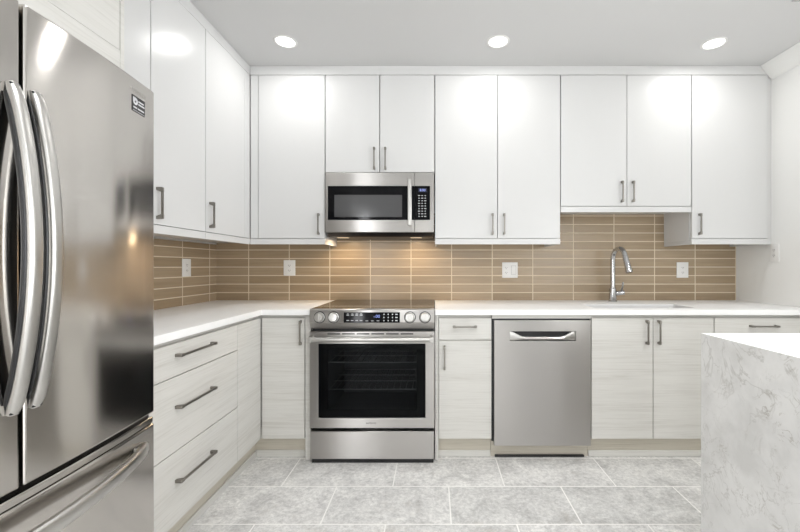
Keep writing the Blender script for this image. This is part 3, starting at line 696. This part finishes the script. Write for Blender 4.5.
# badge lettering and the black feature sticker on the right door
def fridge_frame(y, z, off=0.0006):
    dydx = -2 * 0.0285 * (y - fc) / 0.44 ** 2
    u = Vector((dydx, 1, 0)).normalized(); n_ = Vector((1, -dydx, 0)).normalized()
    return frame_matrix(Vector((fx_at(y), y, z)) + n_ * off, u, n_)
obj('brand_lettering', text_bm('SAMSUNG', 0.0165, fridge_frame(1.2380, 1.7580, 0.0004)), M_handle, doors['r'])['label'] = 'small raised chrome maker lettering'
Ms = fridge_frame(1.2385, 1.7180, 0.0005)
st = new(); box(st, -0.031, 0.031, -0.0250, 0.0250, 0, 0.0007, 0.0002); bmesh.ops.transform(st, matrix=Ms, verts=st.verts[:])
sk = obj('feature_sticker', st, mat('sticker_black', (0.012, 0.012, 0.012), 0.4), doors['r']); sk['label'] = 'black sticker with a white ring emblem and text lines'
pr = new()
lathe(pr, [(0.0045, 0.0007), (0.0045, 0.0010), (0.0115, 0.0010), (0.0115, 0.0007)], Matrix.Translation((-0.0165, 0.0080, 0)), 28)
box(pr, -0.028, -0.0165, 0.0080, 0.0195, 0.0007, 0.0010, 0)
for k, wd in enumerate((0.026, 0.030)): box(pr, 0.0 - 0.002, wd - 0.002, 0.010 - k * 0.009, 0.0145 - k * 0.009, 0.0007, 0.0010, 0)
for k, wd in enumerate((0.018, 0.032)): box(pr, -0.026 + k * 0.021, -0.026 + k * 0.021 + wd - 0.001, -0.0140, -0.0095, 0.0007, 0.0010, 0)
box(pr, -0.029, 0.029, -0.0222, -0.0208, 0.0007, 0.0010, 0)
bmesh.ops.transform(pr, matrix=Ms, verts=pr.verts[:]); obj('sticker_print', pr, M_mark, sk)

# cabinet and side panel round the refrigerator
t = thing('over_fridge_cabinet', 'pale textured cabinet with side panel above the refrigerator', 'cabinet', (-1.4, 0.87, 0))
PX = -1.082
obj('side_panel', B(XL, PX, 1.3400, 1.3560, 0.0, CEIL - 0.001, bev=0.001), M_wood, t)
obj('body', B(XL, PX - 0.026, 0.385, 1.3395, 1.95, CEIL - 0.001, bev=0.001), M_wood, t)
obj('door', B(PX - 0.022, PX - 0.002, 0.8650, 1.3380, 1.9520, CEIL - 0.004), M_wood, t)
obj('door', B(PX - 0.022, PX - 0.002, 0.3850, 0.8620, 1.9520, CEIL - 0.004), M_wood, t)
obj('filler', B(PX - 0.022, PX - 0.002, 0.385, 1.3395, 1.835, 1.9510, bev=0.0006), M_wood, t)

# ------------------------------------------------------------------ island
ix0, ix1, iy0, iy1 = 1.066, 1.96, -0.35, 1.55
t = thing('kitchen_island', 'kitchen island with a veined white quartz waterfall end at the right front', 'island', (1.5, 0.6, 0))
obj('worktop', prism(new(), [(ix0, 0.9390), (ix1, 0.9390), (ix1, 0.907), (ix0 + 0.032, 0.907)], 'y', iy0, iy1, bev=0.0012), M_quartz, t)  # lighter plain quartz paints overhead glare into the top of the same slab
obj('waterfall_panel', prism(new(), [(ix0, 0.9388), (ix0, 0.0), (ix0 + 0.032, 0.0), (ix0 + 0.032, 0.9068)], 'y', iy0, iy1, bev=0.0012), M_marble, t)
obj('body', B(ix0 + 0.033, ix1 - 0.03, iy0 + 0.25, iy1 - 0.03, 0.0, 0.9065), M_wood, t)

# ------------------------------------------------------------------ outlets and switch
def slots(cx, cz):
    for s_ in (-1, 1):
        z = cz + s_ * 0.019
        yield cx - 0.0075, cx - 0.0050, z - 0.003, z + 0.0055
        yield cx + 0.0050, cx + 0.0075, z - 0.003, z + 0.0055
        yield cx - 0.0022, cx + 0.0022, z - 0.0105, z - 0.0065
def outlet(center, u, n_, label, cat, gangs, name='wall_outlet', h=0.122, gw=0.0915):
    t = thing(name, label, cat, center, 'white wall plates')
    wd = gw if len(gangs) == 1 else 0.122
    M = frame_matrix(center, u, n_)
    def P(nm, bm, m, par):
        bmesh.ops.transform(bm, matrix=M, verts=bm.verts[:]); return obj(nm, bm, m, par)
    P('cover_plate', B(-wd / 2, wd / 2, -h / 2, h / 2, 0.0003, 0.006, bev=0.0025, seg=3), M_plate, t)
    for i, g in enumerate(gangs):
        cx = 0 if len(gangs) == 1 else (-0.029, 0.029)[i]
        if g == 'switch':
            P('rocker', B(cx - 0.016, cx + 0.016, -0.033, 0.033, 0.0055, 0.0085, bev=0.0012), M_plate, t)
            P('rocker_gap', cells(new(), [cx - 0.0178, cx - 0.0165, cx + 0.0165, cx + 0.0178], [-0.0348, -0.0335, 0.0335, 0.0348],
                lambda a, b: not (abs(a - cx) < 0.0165 and abs(b) < 0.0335), 'z', 0.0055, 0.0063), M_slot, t)
        else:
            f = P('receptacle', B(cx - 0.0165, cx + 0.0165, -0.0335, 0.0335, 0.0055, 0.0078, bev=0.001), M_plate, t)
            [P('socket_slot', B(*q, 0.0077, 0.0084, bev=0), M_slot, f) for q in slots(cx, 0.0)]
outlet((-1.131, YW, 1.192), (1, 0, 0), (0, -1, 0), 'white outlet on the back wall tiles left of the range', 'outlet', ['socket'])
outlet((0.594, YW, 1.175), (1, 0, 0), (0, -1, 0), 'wide white double plate with outlet and switch on the tiles above the dishwasher', 'outlet', ['socket', 'switch'])
outlet((1.9446, YW, 1.176), (1, 0, 0), (0, -1, 0), 'white outlet on the back wall tiles right of the faucet', 'outlet', ['socket'])
outlet((XL, 2.667, 1.195), (0, 1, 0), (1, 0, 0), 'white outlet on the left wall tiles near the refrigerator', 'outlet', ['socket'])
outlet((XR, 2.693, 1.299), (0, -1, 0), (-1, 0, 0), 'white outlet plate on the plain right wall beside the end upper cabinet', 'outlet', ['socket'], h=0.125, gw=0.072)

# ------------------------------------------------------------------ ceiling fittings
LBL = ['recessed ceiling light nearest the left wall', 'middle recessed ceiling light, right of the microwave', 'recessed ceiling light nearest the right wall']
for (x, y), lb in zip(DOWN, LBL):
    t = thing('ceiling_light', lb, 'light', (x, y, CEIL), 'recessed ceiling lights')
    M = Matrix.Translation((x, y, CEIL)) @ Matrix.Rotation(math.pi, 4, 'X')
    obj('trim_ring', lathe(new(), [(0.0565, 0.0002), (0.0565, 0.003), (0.060, 0.005), (0.068, 0.004), (0.072, 0.0002)], M, 48), M_plate, t)
    obj('lens', lathe(new(), [(0.0, 0.0025), (0.0562, 0.0025), (0.0562, 0.0003)], M, 48), M_lens, t)
t = thing('ceiling_vent', 'grey slatted ceiling vent at the top right corner', 'vent', (2.05, 1.9, CEIL))
vx0, vx1, vy0, vy1 = 1.886, 2.20, 1.70, 2.048
obj('frame', cells(new(), [vx0, vx0 + 0.018, vx1 - 0.018, vx1], [vy0, vy0 + 0.018, vy1 - 0.018, vy1],
    lambda u, v: not (vx0 + 0.018 < u < vx1 - 0.018 and vy0 + 0.018 < v < vy1 - 0.018), 'z', CEIL - 0.007, CEIL - 0.0003, bev=0.002), mat('vent_grey', (0.45, 0.45, 0.45), 0.5), t)
for k in range(16):
    y = vy0 + 0.03 + (vy1 - vy0 - 0.06) * k / 15
    obj('slat', B(vx0 + 0.018, vx1 - 0.018, y - 0.004, y + 0.004, CEIL - 0.006, CEIL - 0.001, bev=0.0006), bpy.data.materials['vent_grey'], t)
